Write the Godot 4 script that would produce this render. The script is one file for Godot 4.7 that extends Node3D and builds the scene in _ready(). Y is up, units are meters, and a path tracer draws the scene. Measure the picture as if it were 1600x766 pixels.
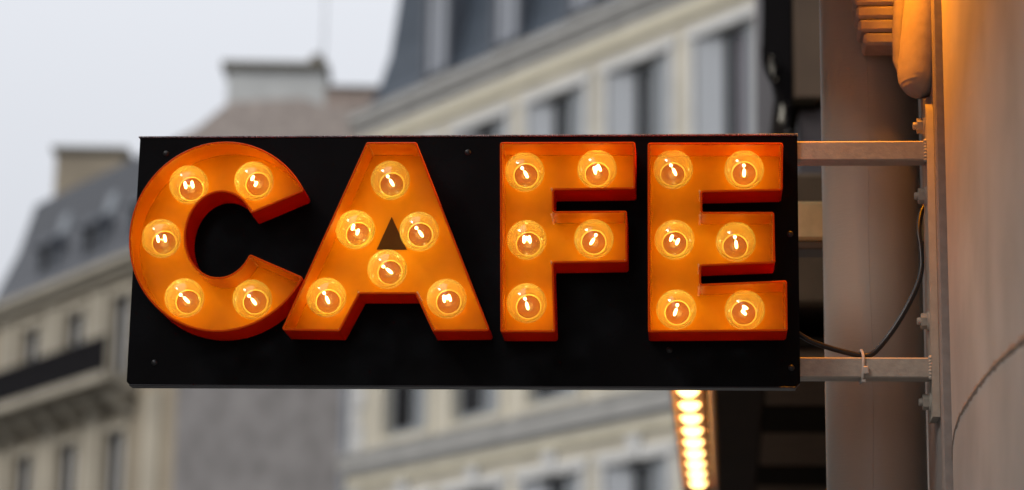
extends Node3D

var names := {}
var M := {}
const SY := 2.4618          # height of the sign's centre above the street
const FAR_YAW := -0.8969    # how the far street's facades are turned


# ---------------------------------------------------------------- naming helpers
func numbered(called: String) -> String:
	var k: int = names.get(called, 0)
	names[called] = k + 1
	return called if k == 0 else "%s_%03d" % [called, k]


func tag(o: Node3D, label: String, category := "", group := "", kind := "") -> Node3D:
	if label:
		o.set_meta("label", label)
	if category:
		o.set_meta("category", category)
	if group:
		o.set_meta("group", group)
	if kind:
		o.set_meta("kind", kind)
	return o


func thing(called: String, label: String, category: String, at := Vector3.ZERO, turn := 0.0, group := "") -> Node3D:
	var o := Node3D.new()
	o.name = numbered(called)
	add_child(o, true)
	o.position = at
	o.rotation.y = turn
	tag(o, label, category, group)
	return o


func obj(called: String, st: SurfaceTool, m: Material, parent: Node3D = null) -> MeshInstance3D:
	var o := MeshInstance3D.new()
	o.mesh = st.commit()
	o.material_override = m
	if parent == null:
		o.name = numbered(called)
		add_child(o, true)
	else:
		o.name = called
		parent.add_child(o, true)
	return o


func mob(called: String, mesh: Mesh, m: Material, parent: Node3D, at := Vector3.ZERO, turn := Vector3.ZERO) -> MeshInstance3D:
	var o := MeshInstance3D.new()
	o.mesh = mesh
	o.material_override = m
	o.name = called
	parent.add_child(o, true)
	o.position = at
	o.rotation = turn
	return o


# ---------------------------------------------------------------- mesh helpers
func begin() -> SurfaceTool:
	var st := SurfaceTool.new()
	st.begin(Mesh.PRIMITIVE_TRIANGLES)
	return st


# one triangle whose face looks along its normals
func tri(st: SurfaceTool, a: Vector3, b: Vector3, c: Vector3, na: Vector3, nb: Vector3, nc: Vector3) -> void:
	var g := (b - a).cross(c - a)
	if g.length_squared() < 1e-20:
		return
	if g.dot(na + nb + nc) > 0.0:
		var t := b
		b = c
		c = t
		t = nb
		nb = nc
		nc = t
	st.set_normal(na)
	st.add_vertex(a)
	st.set_normal(nb)
	st.add_vertex(b)
	st.set_normal(nc)
	st.add_vertex(c)


func quad(st: SurfaceTool, a: Vector3, b: Vector3, c: Vector3, d: Vector3, n: Vector3) -> void:
	tri(st, a, b, c, n, n, n)
	tri(st, a, c, d, n, n, n)


func face(st: SurfaceTool, p: Array, centre: Vector3) -> void:
	var n: Vector3 = (p[1] - p[0]).cross(p[2] - p[0]).normalized()
	var mid := Vector3.ZERO
	for q in p:
		mid += q / p.size()
	if n.dot(mid - centre) < 0.0:
		n = -n
	for k in range(1, p.size() - 1):
		tri(st, p[0], p[k], p[k + 1], n, n, n)


# a box with chamfered edges
func box(st: SurfaceTool, at: Vector3, size: Vector3, bev := 0.0, turn := Basis.IDENTITY) -> void:
	var h := size / 2.0
	if bev <= 0.0:
		for ax in 3:
			for s in [-1.0, 1.0]:
				var u := Vector3.ZERO
				var v := Vector3.ZERO
				var w := Vector3.ZERO
				u[ax] = h[ax] * s
				v[(ax + 1) % 3] = h[(ax + 1) % 3]
				w[(ax + 2) % 3] = h[(ax + 2) % 3]
				quad(st, at + turn * (u - v - w), at + turn * (u + v - w), at + turn * (u + v + w), at + turn * (u - v + w), (turn * u).normalized())
		return
	bev = minf(bev, minf(h.x, minf(h.y, h.z)) * 0.9)
	var cp := func(sx: float, sy: float, sz: float, ax: int) -> Vector3:
		var q := Vector3(sx * (h.x - bev), sy * (h.y - bev), sz * (h.z - bev))
		q[ax] += bev * ([sx, sy, sz][ax])
		return at + turn * q
	var sg := [-1.0, 1.0]
	for s in sg:
		face(st, [cp.call(s, -1.0, -1.0, 0), cp.call(s, 1.0, -1.0, 0), cp.call(s, 1.0, 1.0, 0), cp.call(s, -1.0, 1.0, 0)], at)
		face(st, [cp.call(-1.0, s, -1.0, 1), cp.call(1.0, s, -1.0, 1), cp.call(1.0, s, 1.0, 1), cp.call(-1.0, s, 1.0, 1)], at)
		face(st, [cp.call(-1.0, -1.0, s, 2), cp.call(1.0, -1.0, s, 2), cp.call(1.0, 1.0, s, 2), cp.call(-1.0, 1.0, s, 2)], at)
		for t in sg:
			face(st, [cp.call(s, t, -1.0, 0), cp.call(s, t, 1.0, 0), cp.call(s, t, 1.0, 1), cp.call(s, t, -1.0, 1)], at)
			face(st, [cp.call(s, -1.0, t, 0), cp.call(s, 1.0, t, 0), cp.call(s, 1.0, t, 2), cp.call(s, -1.0, t, 2)], at)
			face(st, [cp.call(-1.0, s, t, 1), cp.call(1.0, s, t, 1), cp.call(1.0, s, t, 2), cp.call(-1.0, s, t, 2)], at)
			for r in sg:
				face(st, [cp.call(s, t, r, 0), cp.call(s, t, r, 1), cp.call(s, t, r, 2)], at)


func span(st: SurfaceTool, lo: Vector3, hi: Vector3, bev := 0.0) -> void:
	box(st, (lo + hi) / 2.0, (hi - lo).abs(), bev)


# a tube along points, with its own radius at each
func tube(st: SurfaceTool, p: Array, r: Array, segs := 12, squash := Vector3.ONE) -> void:
	var rings := []
	var side := Vector3.RIGHT
	for k in p.size():
		var along: Vector3 = (p[mini(k + 1, p.size() - 1)] - p[maxi(k - 1, 0)]).normalized()
		if k == 0:
			side = along.cross(Vector3.UP if absf(along.y) < 0.9 else Vector3.RIGHT).normalized()
		else:
			side = (side - along * side.dot(along)).normalized()
		var other := along.cross(side)
		var ring := []
		for i in segs:
			var a := TAU * i / segs
			var d := side * cos(a) + other * sin(a)
			ring.append([p[k] + d * r[k] * squash, d])
		rings.append(ring)
	for k in p.size() - 1:
		for i in segs:
			var j := (i + 1) % segs
			var A: Array = rings[k][i]
			var B: Array = rings[k][j]
			var C: Array = rings[k + 1][j]
			var D: Array = rings[k + 1][i]
			tri(st, A[0], B[0], C[0], A[1], B[1], C[1])
			tri(st, A[0], C[0], D[0], A[1], C[1], D[1])
	for e in [0, p.size() - 1]:
		var n: Vector3 = (p[0] - p[1]).normalized() if e == 0 else (p[e] - p[e - 1]).normalized()
		for i in segs:
			tri(st, p[e], rings[e][i][0], rings[e][(i + 1) % segs][0], n, n, n)


# a shape turned about the z axis; profile of (radius, z)
func lathe(st: SurfaceTool, prof: Array, segs := 32, at := Vector3.ZERO, turn := Basis.IDENTITY) -> void:
	var nr := []
	for k in prof.size():
		var t: Vector2 = prof[mini(k + 1, prof.size() - 1)] - prof[maxi(k - 1, 0)]
		nr.append(Vector2(-t.y, t.x).normalized())
	var mid := 0.0
	for q in prof:
		mid += q.y / prof.size()
	var flip := 0.0
	for k in prof.size():
		flip += nr[k].x * prof[k].x + nr[k].y * (prof[k].y - mid)
	var sg := -1.0 if flip < 0.0 else 1.0
	for k in prof.size() - 1:
		for i in segs:
			var q := []
			for e in [[k, i], [k, i + 1], [k + 1, i + 1], [k + 1, i]]:
				var a: float = TAU * e[1] / segs
				var pr: Vector2 = prof[e[0]]
				var nn: Vector2 = nr[e[0]] * sg
				q.append([at + turn * Vector3(cos(a) * pr.x, sin(a) * pr.x, pr.y), turn * Vector3(cos(a) * nn.x, sin(a) * nn.x, nn.y)])
			tri(st, q[0][0], q[1][0], q[2][0], q[0][1], q[1][1], q[2][1])
			tri(st, q[0][0], q[2][0], q[3][0], q[0][1], q[2][1], q[3][1])


func flat_poly(st: SurfaceTool, poly: PackedVector2Array, z: float, n: Vector3) -> void:
	var idx := Geometry2D.triangulate_polygon(poly)
	for k in range(0, idx.size(), 3):
		var a := poly[idx[k]]
		var b := poly[idx[k + 1]]
		var c := poly[idx[k + 2]]
		tri(st, Vector3(a.x, a.y, z), Vector3(b.x, b.y, z), Vector3(c.x, c.y, z), n, n, n)


# the upright sides of an outline between two depths; outward 1 faces out, -1 faces in
func sides(st: SurfaceTool, poly: PackedVector2Array, z0: float, z1: float, outward: float) -> void:
	var n := poly.size()
	var ccw := -1.0 if Geometry2D.is_polygon_clockwise(poly) else 1.0
	var en := []
	for i in n:
		var t := (poly[(i + 1) % n] - poly[i]).normalized()
		en.append(Vector2(t.y, -t.x) * ccw * outward)
	for i in n:
		var a := poly[i]
		var b := poly[(i + 1) % n]
		var e: Vector2 = en[i]
		var ep: Vector2 = en[(i + n - 1) % n]
		var ex: Vector2 = en[(i + 1) % n]
		var na := (e + ep).normalized() if e.dot(ep) > 0.8 else e
		var nb := (e + ex).normalized() if e.dot(ex) > 0.8 else e
		var A := Vector3(na.x, na.y, 0)
		var B := Vector3(nb.x, nb.y, 0)
		tri(st, Vector3(a.x, a.y, z0), Vector3(b.x, b.y, z0), Vector3(b.x, b.y, z1), A, B, B)
		tri(st, Vector3(a.x, a.y, z0), Vector3(b.x, b.y, z1), Vector3(a.x, a.y, z1), A, B, A)


func band(st: SurfaceTool, p: PackedVector2Array, zp: float, q: PackedVector2Array, zq: float, n0: Vector3) -> void:
	for i in p.size():
		var j := (i + 1) % p.size()
		var a := Vector3(p[i].x, p[i].y, zp)
		var b := Vector3(p[j].x, p[j].y, zp)
		var c := Vector3(q[j].x, q[j].y, zq)
		var d := Vector3(q[i].x, q[i].y, zq)
		var n := (b - a).cross(c - a).normalized()
		if n.dot(n0) < 0.0:
			n = -n
		quad(st, a, b, c, d, n)


func prism(st: SurfaceTool, poly: PackedVector2Array, z0: float, z1: float) -> void:
	flat_poly(st, poly, maxf(z0, z1), Vector3.BACK)
	flat_poly(st, poly, minf(z0, z1), Vector3.FORWARD)
	sides(st, poly, z0, z1, 1.0)


func inset(poly: PackedVector2Array, d: float) -> PackedVector2Array:
	var n := poly.size()
	var ccw := -1.0 if Geometry2D.is_polygon_clockwise(poly) else 1.0
	var out := PackedVector2Array()
	for i in n:
		var t0 := (poly[i] - poly[(i + n - 1) % n]).normalized()
		var t1 := (poly[(i + 1) % n] - poly[i]).normalized()
		var n0 := Vector2(-t0.y, t0.x) * ccw
		var n1 := Vector2(-t1.y, t1.x) * ccw
		var m := (n0 + n1).normalized()
		out.append(poly[i] + m * d / maxf(m.dot(n0), 0.3))
	return out


# rounds the corners that turn by more than 25 degrees
func rounded(poly: PackedVector2Array, r_out: float, r_in: float, segs := 4) -> PackedVector2Array:
	var n := poly.size()
	var ccw := -1.0 if Geometry2D.is_polygon_clockwise(poly) else 1.0
	var out := PackedVector2Array()
	for i in n:
		var p := poly[i]
		var a := (poly[(i + n - 1) % n] - p).normalized()
		var b := (poly[(i + 1) % n] - p).normalized()
		var turn := PI - acos(clampf(a.dot(b), -1, 1))
		if turn < 0.4:
			out.append(p)
			continue
		var r := r_out if (-a).cross(b) * ccw > 0.0 else r_in
		var cut := r * tan(turn / 2.0)
		var c := p + (a + b).normalized() * (r / cos(turn / 2.0))
		var u := p + a * cut - c
		var v := p + b * cut - c
		for k in segs + 1:
			out.append(c + u.slerp(v, float(k) / segs))
	return out


# ---------------------------------------------------------------- materials
func noise_tex(freq: float, sd: int, lo: float, hi: float, size := 512, kind := FastNoiseLite.TYPE_SIMPLEX_SMOOTH, octaves := 5, mid := 0.5) -> NoiseTexture2D:
	var nz := FastNoiseLite.new()
	nz.noise_type = kind
	nz.seed = sd
	nz.frequency = freq
	nz.fractal_octaves = octaves
	var t := NoiseTexture2D.new()
	t.width = size
	t.height = size
	t.seamless = true
	t.noise = nz
	var g := Gradient.new()
	g.set_color(0, Color(lo, lo, lo))
	g.set_color(1, Color(hi, hi, hi))
	if mid != 0.5:
		g.set_offset(0, mid - 0.06)
		g.set_offset(1, mid + 0.06)
	t.color_ramp = g
	return t


func mat(called: String, r: float, g: float, b: float, rough: float, metal := 0.0) -> StandardMaterial3D:
	var m := StandardMaterial3D.new()
	m.resource_name = called
	m.albedo_color = Color(r, g, b).linear_to_srgb()
	m.roughness = rough
	m.metallic = metal
	M[called] = m
	return m


func grained(m: StandardMaterial3D, tex: Texture2D, scale: Vector3, bump: Texture2D = null, depth := 0.0) -> void:
	m.uv1_triplanar = true
	m.uv1_scale = scale
	if tex:
		m.albedo_texture = tex
	if bump:
		m.heightmap_enabled = true
		m.heightmap_texture = bump
		m.heightmap_scale = depth


func materials() -> void:
	var cloud := noise_tex(0.012, 3, 0.88, 1.0)
	var soft := noise_tex(0.006, 8, 0.86, 1.0, 512, FastNoiseLite.TYPE_SIMPLEX_SMOOTH, 6)
	var fine := noise_tex(0.05, 5, 0.0, 1.0)
	var pits := noise_tex(0.03, 12, 0.0, 1.0, 512, FastNoiseLite.TYPE_SIMPLEX, 3)
	var specks := noise_tex(0.08, 21, 0.10, 1.0, 512, FastNoiseLite.TYPE_SIMPLEX, 2, 0.58)
	var drips := noise_tex(0.010, 33, 0.955, 1.0)
	var smudge := noise_tex(0.012, 41, 0.26, 0.42)
	var brick := noise_tex(0.02, 51, 0.78, 1.0, 512, FastNoiseLite.TYPE_CELLULAR, 3)

	var dusty := noise_tex(0.004, 61, 0.16, 0.60, 512, FastNoiseLite.TYPE_SIMPLEX_SMOOTH, 6)
	# the sign
	var m := mat("red_orange_paint", 0.74, 0.018, 0.0008, 0.34)
	m.backlight_enabled = true
	m.backlight = Color(0.62, 0.62, 0.62)
	m.metallic_specular = 0.35
	grained(m, drips, Vector3(6, 6, 6))
	m = mat("lip_paint", 0.80, 0.080, 0.002, 0.4)
	m.metallic_specular = 0.15
	m.subsurf_scatter_enabled = true
	m.subsurf_scatter_strength = 0.25
	m = mat("tray_paint", 0.74, 0.262, 0.001, 0.30)
	m.metallic_specular = 0.2
	grained(m, drips, Vector3(5, 5, 5), fine, 0.006)
	m.roughness_texture = smudge
	m.roughness = 1.0
	m = mat("tray_side_paint", 0.80, 0.30, 0.002, 0.30)
	m.metallic_specular = 0.35
	m.backlight_enabled = true
	m.backlight = Color(0.95, 0.95, 0.95)
	m = mat("brown_plate", 0.060, 0.024, 0.006, 0.6)
	m.metallic_specular = 0.2
	m = mat("black_panel_paint", 0.0045, 0.0040, 0.0045, 1.0)
	grained(m, null, Vector3(4, 4, 4), fine, 0.004)
	m.roughness_texture = dusty
	m.metallic_specular = 0.15
	m = mat("specks_and_edge_light", 0.55, 0.55, 0.60, 0.5)  # white specks plus the light caught along the edge, painted in
	grained(m, specks, Vector3(9, 9, 9))
	m = mat("black_edge", 0.012, 0.010, 0.012, 0.4)
	m = mat("screw_steel", 0.02, 0.02, 0.021, 0.35, 0.3)
	m = mat("old_beige_metal_paint", 0.44, 0.40, 0.345, 0.5)
	grained(m, cloud, Vector3(7, 7, 7), pits, 0.022)
	m = mat("core_brown", 0.09, 0.04, 0.02, 0.8)  # dark brown of the core behind the corbel layers

	# bulbs
	# amber tint, denser towards the widest ring to paint in the bright rim
	for k in 5:
		m = mat("amber_glass_%d" % k, 1.0, 0.94, 0.24, 0.02)
		m.albedo_color.a = [0.035, 0.07, 0.14, 0.24, 0.36][k]
		m.transparency = BaseMaterial3D.TRANSPARENCY_ALPHA
	m = mat("stem_glass", 1.0, 0.75, 0.4, 0.05)
	m.albedo_color.a = 0.3
	m.transparency = BaseMaterial3D.TRANSPARENCY_ALPHA
	m = mat("brass_ring", 0.95, 0.70, 0.16, 0.25, 0.2)
	m = mat("socket_orange", 0.34, 0.085, 0.006, 0.35)
	m = mat("filament_glow", 1.0, 0.8, 0.45, 0.5)
	m.emission_enabled = true
	m.emission = Color(1.0, 0.80, 0.50)
	m.emission_energy_multiplier = 12.0
	m = mat("canopy_bulb_glow", 1.0, 0.85, 0.6, 0.4)
	m.emission_enabled = true
	m.emission = Color(1.0, 0.84, 0.52)
	m.emission_energy_multiplier = 6.0

	# the near building
	m = mat("wall_plaster", 0.53, 0.495, 0.470, 0.85)
	grained(m, soft, Vector3(0.9, 0.9, 0.9), fine, 0.02)
	m = mat("trim_paint", 0.32, 0.285, 0.27, 0.6)
	grained(m, cloud, Vector3(5, 5, 5), pits, 0.03)
	m = mat("crack_filler", 0.30, 0.235, 0.195, 0.9)
	grained(m, soft, Vector3(12, 12, 12))
	m = mat("stone_paint", 0.42, 0.355, 0.31, 0.7)
	grained(m, cloud, Vector3(6, 6, 6), fine, 0.012)
	m = mat("pipe_paint", 0.31, 0.305, 0.285, 0.42)
	grained(m, null, Vector3(3.0, 24.0, 3.0), noise_tex(0.018, 77, 0.0, 1.0, 512, FastNoiseLite.TYPE_SIMPLEX_SMOOTH, 2), 0.022)
	m = mat("cable_rubber", 0.010, 0.010, 0.012, 0.35)
	m = mat("nylon_tie", 0.50, 0.46, 0.42, 0.4)
	m = mat("dark_timber", 0.024, 0.012, 0.005, 0.8)
	m.metallic_specular = 0.2
	grained(m, soft, Vector3(2, 2, 2))
	m = mat("soffit_board", 0.12, 0.083, 0.055, 0.85)
	m.metallic_specular = 0.2
	grained(m, soft, Vector3(2, 2, 2))
	m = mat("shadow_gap", 0.013, 0.010, 0.007, 0.9)
	m.metallic_specular = 0.08
	m = mat("brown_panel", 0.12, 0.075, 0.045, 0.6)
	grained(m, soft, Vector3(1.5, 1.5, 1.5))
	m = mat("plum_grey_panel", 0.060, 0.050, 0.056, 0.6)
	m = mat("wrought_iron", 0.010, 0.009, 0.010, 0.6)
	m.metallic_specular = 0.12
	m = mat("brass_reflector", 0.80, 0.38, 0.05, 0.3, 0.0)
	m = mat("channel_paint", 0.60, 0.24, 0.03, 0.5)
	m = mat("lit_beam_tone", 0.74, 0.56, 0.29, 0.7)  # beige with the orange light on the beam mixed into the colour
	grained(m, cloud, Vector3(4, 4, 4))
	m = mat("pale_stone", 0.48, 0.46, 0.40, 0.8)
	m = mat("grey_metal", 0.20, 0.21, 0.22, 0.45)

	# the far street
	m = mat("cream_stucco", 0.64, 0.595, 0.49, 0.9)
	grained(m, soft, Vector3(0.14, 0.14, 0.14))
	m = mat("cream_moulding", 0.69, 0.64, 0.50, 0.9)
	grained(m, cloud, Vector3(0.3, 0.3, 0.3))
	m = mat("white_trim", 0.64, 0.64, 0.63, 0.8)
	grained(m, cloud, Vector3(0.3, 0.3, 0.3))
	m = mat("grey_cornice", 0.42, 0.415, 0.40, 0.8)
	grained(m, cloud, Vector3(0.3, 0.3, 0.3))
	m = mat("lit_shutter", 0.36, 0.38, 0.41, 0.6)  # lighter copy of the shutter grey for the leaf turned to the light
	m = mat("grey_shutter", 0.25, 0.27, 0.29, 0.6)
	m = mat("window_frame", 0.60, 0.61, 0.63, 0.6)
	m = mat("window_dark", 0.014, 0.014, 0.016, 0.12)
	m.metallic_specular = 0.25
	m = mat("plum_curtain", 0.055, 0.03, 0.05, 0.8)
	m = mat("slate", 0.045, 0.064, 0.092, 0.6)
	grained(m, brick, Vector3(0.5, 0.5, 0.5))
	m = mat("grey_slate", 0.070, 0.076, 0.090, 0.6)
	grained(m, brick, Vector3(0.5, 0.5, 0.5))
	m = mat("skylight_glass", 0.15, 0.17, 0.19, 0.3)
	m = mat("dormer_zinc", 0.30, 0.32, 0.36, 0.5)
	m = mat("zinc_dark", 0.10, 0.11, 0.13, 0.5)
	m = mat("gable_grey", 0.345, 0.325, 0.318, 0.95)
	grained(m, brick, Vector3(0.22, 0.16, 0.22))
	m = mat("gable_pink", 0.50, 0.43, 0.39, 0.95)
	grained(m, brick, Vector3(0.45, 0.45, 0.45))
	m = mat("gable_brick_red", 0.46, 0.37, 0.32, 0.95)
	grained(m, brick, Vector3(0.6, 0.6, 0.6))
	m = mat("gable_white", 0.60, 0.61, 0.60, 0.9)
	grained(m, cloud, Vector3(0.4, 0.4, 0.4))
	m = mat("coping_stone", 0.17, 0.155, 0.125, 0.9)
	m = mat("buff_stone", 0.37, 0.312, 0.230, 0.9)
	grained(m, soft, Vector3(0.2, 0.2, 0.2))
	m = mat("buff_light", 0.44, 0.395, 0.315, 0.9)
	grained(m, soft, Vector3(0.2, 0.2, 0.2))
	m = mat("asphalt", 0.05, 0.05, 0.052, 0.9)
	grained(m, cloud, Vector3(0.5, 0.5, 0.5))
	m = mat("paving", 0.24, 0.235, 0.225, 0.9)
	grained(m, cloud, Vector3(0.8, 0.8, 0.8))


# ---------------------------------------------------------------- light bulbs
func lamp_light(parent: Node3D, at: Vector3, color: Color, energy: float, size: float) -> void:
	var l := OmniLight3D.new()
	l.name = "bulb_glow"
	l.light_color = color
	l.light_energy = energy
	l.light_size = size
	l.omni_range = 12.0
	l.omni_attenuation = 2.0
	l.shadow_enabled = true
	parent.add_child(l, true)
	l.position = at


func bulb_meshes() -> Dictionary:
	var d := {}
	var st := begin()
	var globe := ArrayMesh.new()
	var cuts := [0.0, 32.0, 48.0, 61.0, 72.0, 96.0, 118.0, 142.0]
	for band_no in 7:
		st = begin()
		for r in [0.0318, 0.0309]:   # outer and inner face of the glass
			var prof := []
			for k in 9:
				var a := deg_to_rad(lerpf(cuts[band_no], cuts[band_no + 1], k / 8.0))
				prof.append(Vector2(sin(a) * r, cos(a) * r))
			if band_no == 6 and r > 0.0315:
				prof.append(Vector2(0.0190, -0.0275))
				prof.append(Vector2(0.0188, -0.0296))
			globe_band(st, prof, 48)
		globe = st.commit(globe)
		globe.surface_set_material(band_no, M["amber_glass_%d" % [0, 1, 2, 3, 4, 2, 1][band_no]])
	d.globe = globe
	st = begin()
	var ring := []
	for k in 13:
		var a := TAU * k / 12.0
		ring.append(Vector2(0.0197 + cos(a) * 0.0010, -0.0258 + sin(a) * 0.0010))
	lathe(st, ring, 40)
	d.ring = st.commit()
	st = begin()
	lathe(st, [Vector2(0.0, -0.0250), Vector2(0.0075, -0.0252), Vector2(0.0085, -0.0275), Vector2(0.0180, -0.0285), Vector2(0.0186, -0.0300)], 32)
	d.socket = st.commit()
	st = begin()
	lathe(st, [Vector2(0.0, -0.004), Vector2(0.0016, -0.0045), Vector2(0.0022, -0.010), Vector2(0.0042, -0.018), Vector2(0.0078, -0.0252)], 20)
	d.stem = st.commit()
	# three ways the lit filaments hang
	d.filaments = []
	for k in 3:
		st = begin()
		var lines := []
		if k == 0:
			lines = [[Vector3(-0.0062, -0.0035, -0.008), Vector3(-0.0052, 0.0040, 0.008)], [Vector3(0.0052, -0.0040, -0.008), Vector3(0.0062, 0.0035, 0.008)]]
		elif k == 1:
			lines = [[Vector3(-0.0045, 0.0065, 0.009), Vector3(-0.0022, 0.0035, 0.006)], [Vector3(-0.0005, 0.001, 0.004), Vector3(0.0042, -0.0085, -0.006)]]
		else:
			lines = [[Vector3(-0.0038, 0.0045, 0.008), Vector3(-0.0046, -0.0042, -0.006)], [Vector3(0.0040, 0.0055, 0.006), Vector3(0.0052, -0.0030, -0.008)], [Vector3(-0.001, 0.0035, 0.007), Vector3(0.0015, 0.0005, 0.004)]]
		for e in lines:
			var a: Vector3 = e[0]
			var b: Vector3 = e[1]
			tube(st, [a, a.lerp(b, 0.12), a.lerp(b, 0.5), a.lerp(b, 0.88), b], [0.0005, 0.0020, 0.0025, 0.0020, 0.0005], 10)
		# a hair-thin support wire keeps them on the stem
		for e in lines:
			tube(st, [Vector3(0, 0, -0.007), e[0].lerp(e[1], 0.5)], [0.00022, 0.00022], 5)
		d.filaments.append(st.commit())
	return d


# part of a round glass; its normals point away from the middle
func globe_band(st: SurfaceTool, prof: Array, segs: int) -> void:
	for k in prof.size() - 1:
		for i in segs:
			var q := []
			for e in [[k, i], [k, i + 1], [k + 1, i + 1], [k + 1, i]]:
				var a: float = TAU * e[1] / segs
				var pr: Vector2 = prof[e[0]]
				q.append(Vector3(cos(a) * pr.x, sin(a) * pr.x, pr.y))
			tri(st, q[0], q[1], q[2], q[0].normalized(), q[1].normalized(), q[2].normalized())
			tri(st, q[0], q[2], q[3], q[0].normalized(), q[2].normalized(), q[3].normalized())


func fit_bulb(root: Node3D, d: Dictionary, kind: int, turn: float, energy: float) -> void:
	mob("glass_globe", d.globe, null, root)
	mob("neck_ring", d.ring, M.brass_ring, root)
	mob("socket", d.socket, M.socket_orange, root)
	mob("glass_stem", d.stem, M.stem_glass, root)
	mob("filament", d.filaments[kind], M.filament_glow, root, Vector3.ZERO, Vector3(0, 0, turn))
	lamp_light(root, Vector3(0, 0, 0.001), Color(1.0, 0.88, 0.54), energy, 0.008)


# ---------------------------------------------------------------- letters of the sign
func letter_outline(ch: String) -> PackedVector2Array:
	var p := PackedVector2Array()
	match ch:
		"C":
			for k in 61:
				var a := lerpf(deg_to_rad(28.0), deg_to_rad(334.5), k / 60.0)
				p.append(Vector2(-0.3860 + cos(a) * 0.1478, 0.0408 + sin(a) * 0.1548))
			for k in 41:
				var a := lerpf(deg_to_rad(333.0), deg_to_rad(29.0), k / 40.0)
				p.append(Vector2(-0.3880 + cos(a) * 0.0545, 0.0430 + sin(a) * 0.0690))
		"A":
			for q in [[-0.1594, 0.1937], [-0.2845, -0.1112], [-0.1922, -0.1128], [-0.1626, -0.0533], [-0.0751, -0.0533], [-0.0465, -0.1127], [0.0434, -0.1116], [-0.0797, 0.1935]]:
				p.append(Vector2(q[0], q[1]))
		"F":
			for q in [[0.0527, 0.1929], [0.0590, -0.1137], [0.1447, -0.1135], [0.1402, -0.0037], [0.2555, -0.0021], [0.2543, 0.0810], [0.1397, 0.0802], [0.1394, 0.1138], [0.2671, 0.1153], [0.2667, 0.1926]]:
				p.append(Vector2(q[0], q[1]))
		"E":
			for q in [[0.2858, 0.1911], [0.2876, -0.1133], [0.5022, -0.1109], [0.5019, -0.0306], [0.3696, -0.0362], [0.3696, -0.0086], [0.4841, -0.0037], [0.4831, 0.0786], [0.3715, 0.0788], [0.3715, 0.1097], [0.4963, 0.1125], [0.4979, 0.1903]]:
				p.append(Vector2(q[0], q[1]))
	return p


func make_letter(ch: String, sign_root: Node3D, called: String, label: String) -> MeshInstance3D:
	var p := rounded(letter_outline(ch), 0.0042, 0.0025, 4)
	var q := inset(p, 0.0010)
	var s := inset(p, 0.0034)
	var st := begin()
	sides(st, p, -0.071, -0.0012, 1.0)
	var shell := obj(called, st, M.red_orange_paint, sign_root)
	if label:
		shell.set_meta("label", label)
	st = begin()
	band(st, p, -0.0012, q, 0.0, Vector3.BACK)
	band(st, q, 0.0, s, 0.0, Vector3.BACK)
	obj("lip", st, M.lip_paint, shell)
	st = begin()
	flat_poly(st, s, -0.068, Vector3.BACK)
	obj("tray", st, M.tray_paint, shell)
	st = begin()
	sides(st, s, -0.0675, 0.0, -1.0)
	obj("inner_side", st, M.tray_side_paint, shell)
	var raw := inset(letter_outline(ch), 0.0040)
	for i in raw.size():
		var t0 := (raw[i] - raw[(i + raw.size() - 1) % raw.size()]).normalized()
		var t1 := (raw[(i + 1) % raw.size()] - raw[i]).normalized()
		if t0.dot(t1) < 0.85:
			st = begin()
			tube(st, [Vector3(raw[i].x, raw[i].y, -0.004), Vector3(raw[i].x + 0.0003, raw[i].y, -0.030), Vector3(raw[i].x, raw[i].y, -0.066)], [0.0014, 0.0010, 0.0016], 8)
			obj("corner_seam", st, M.tray_side_paint, shell)
	return shell


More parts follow.
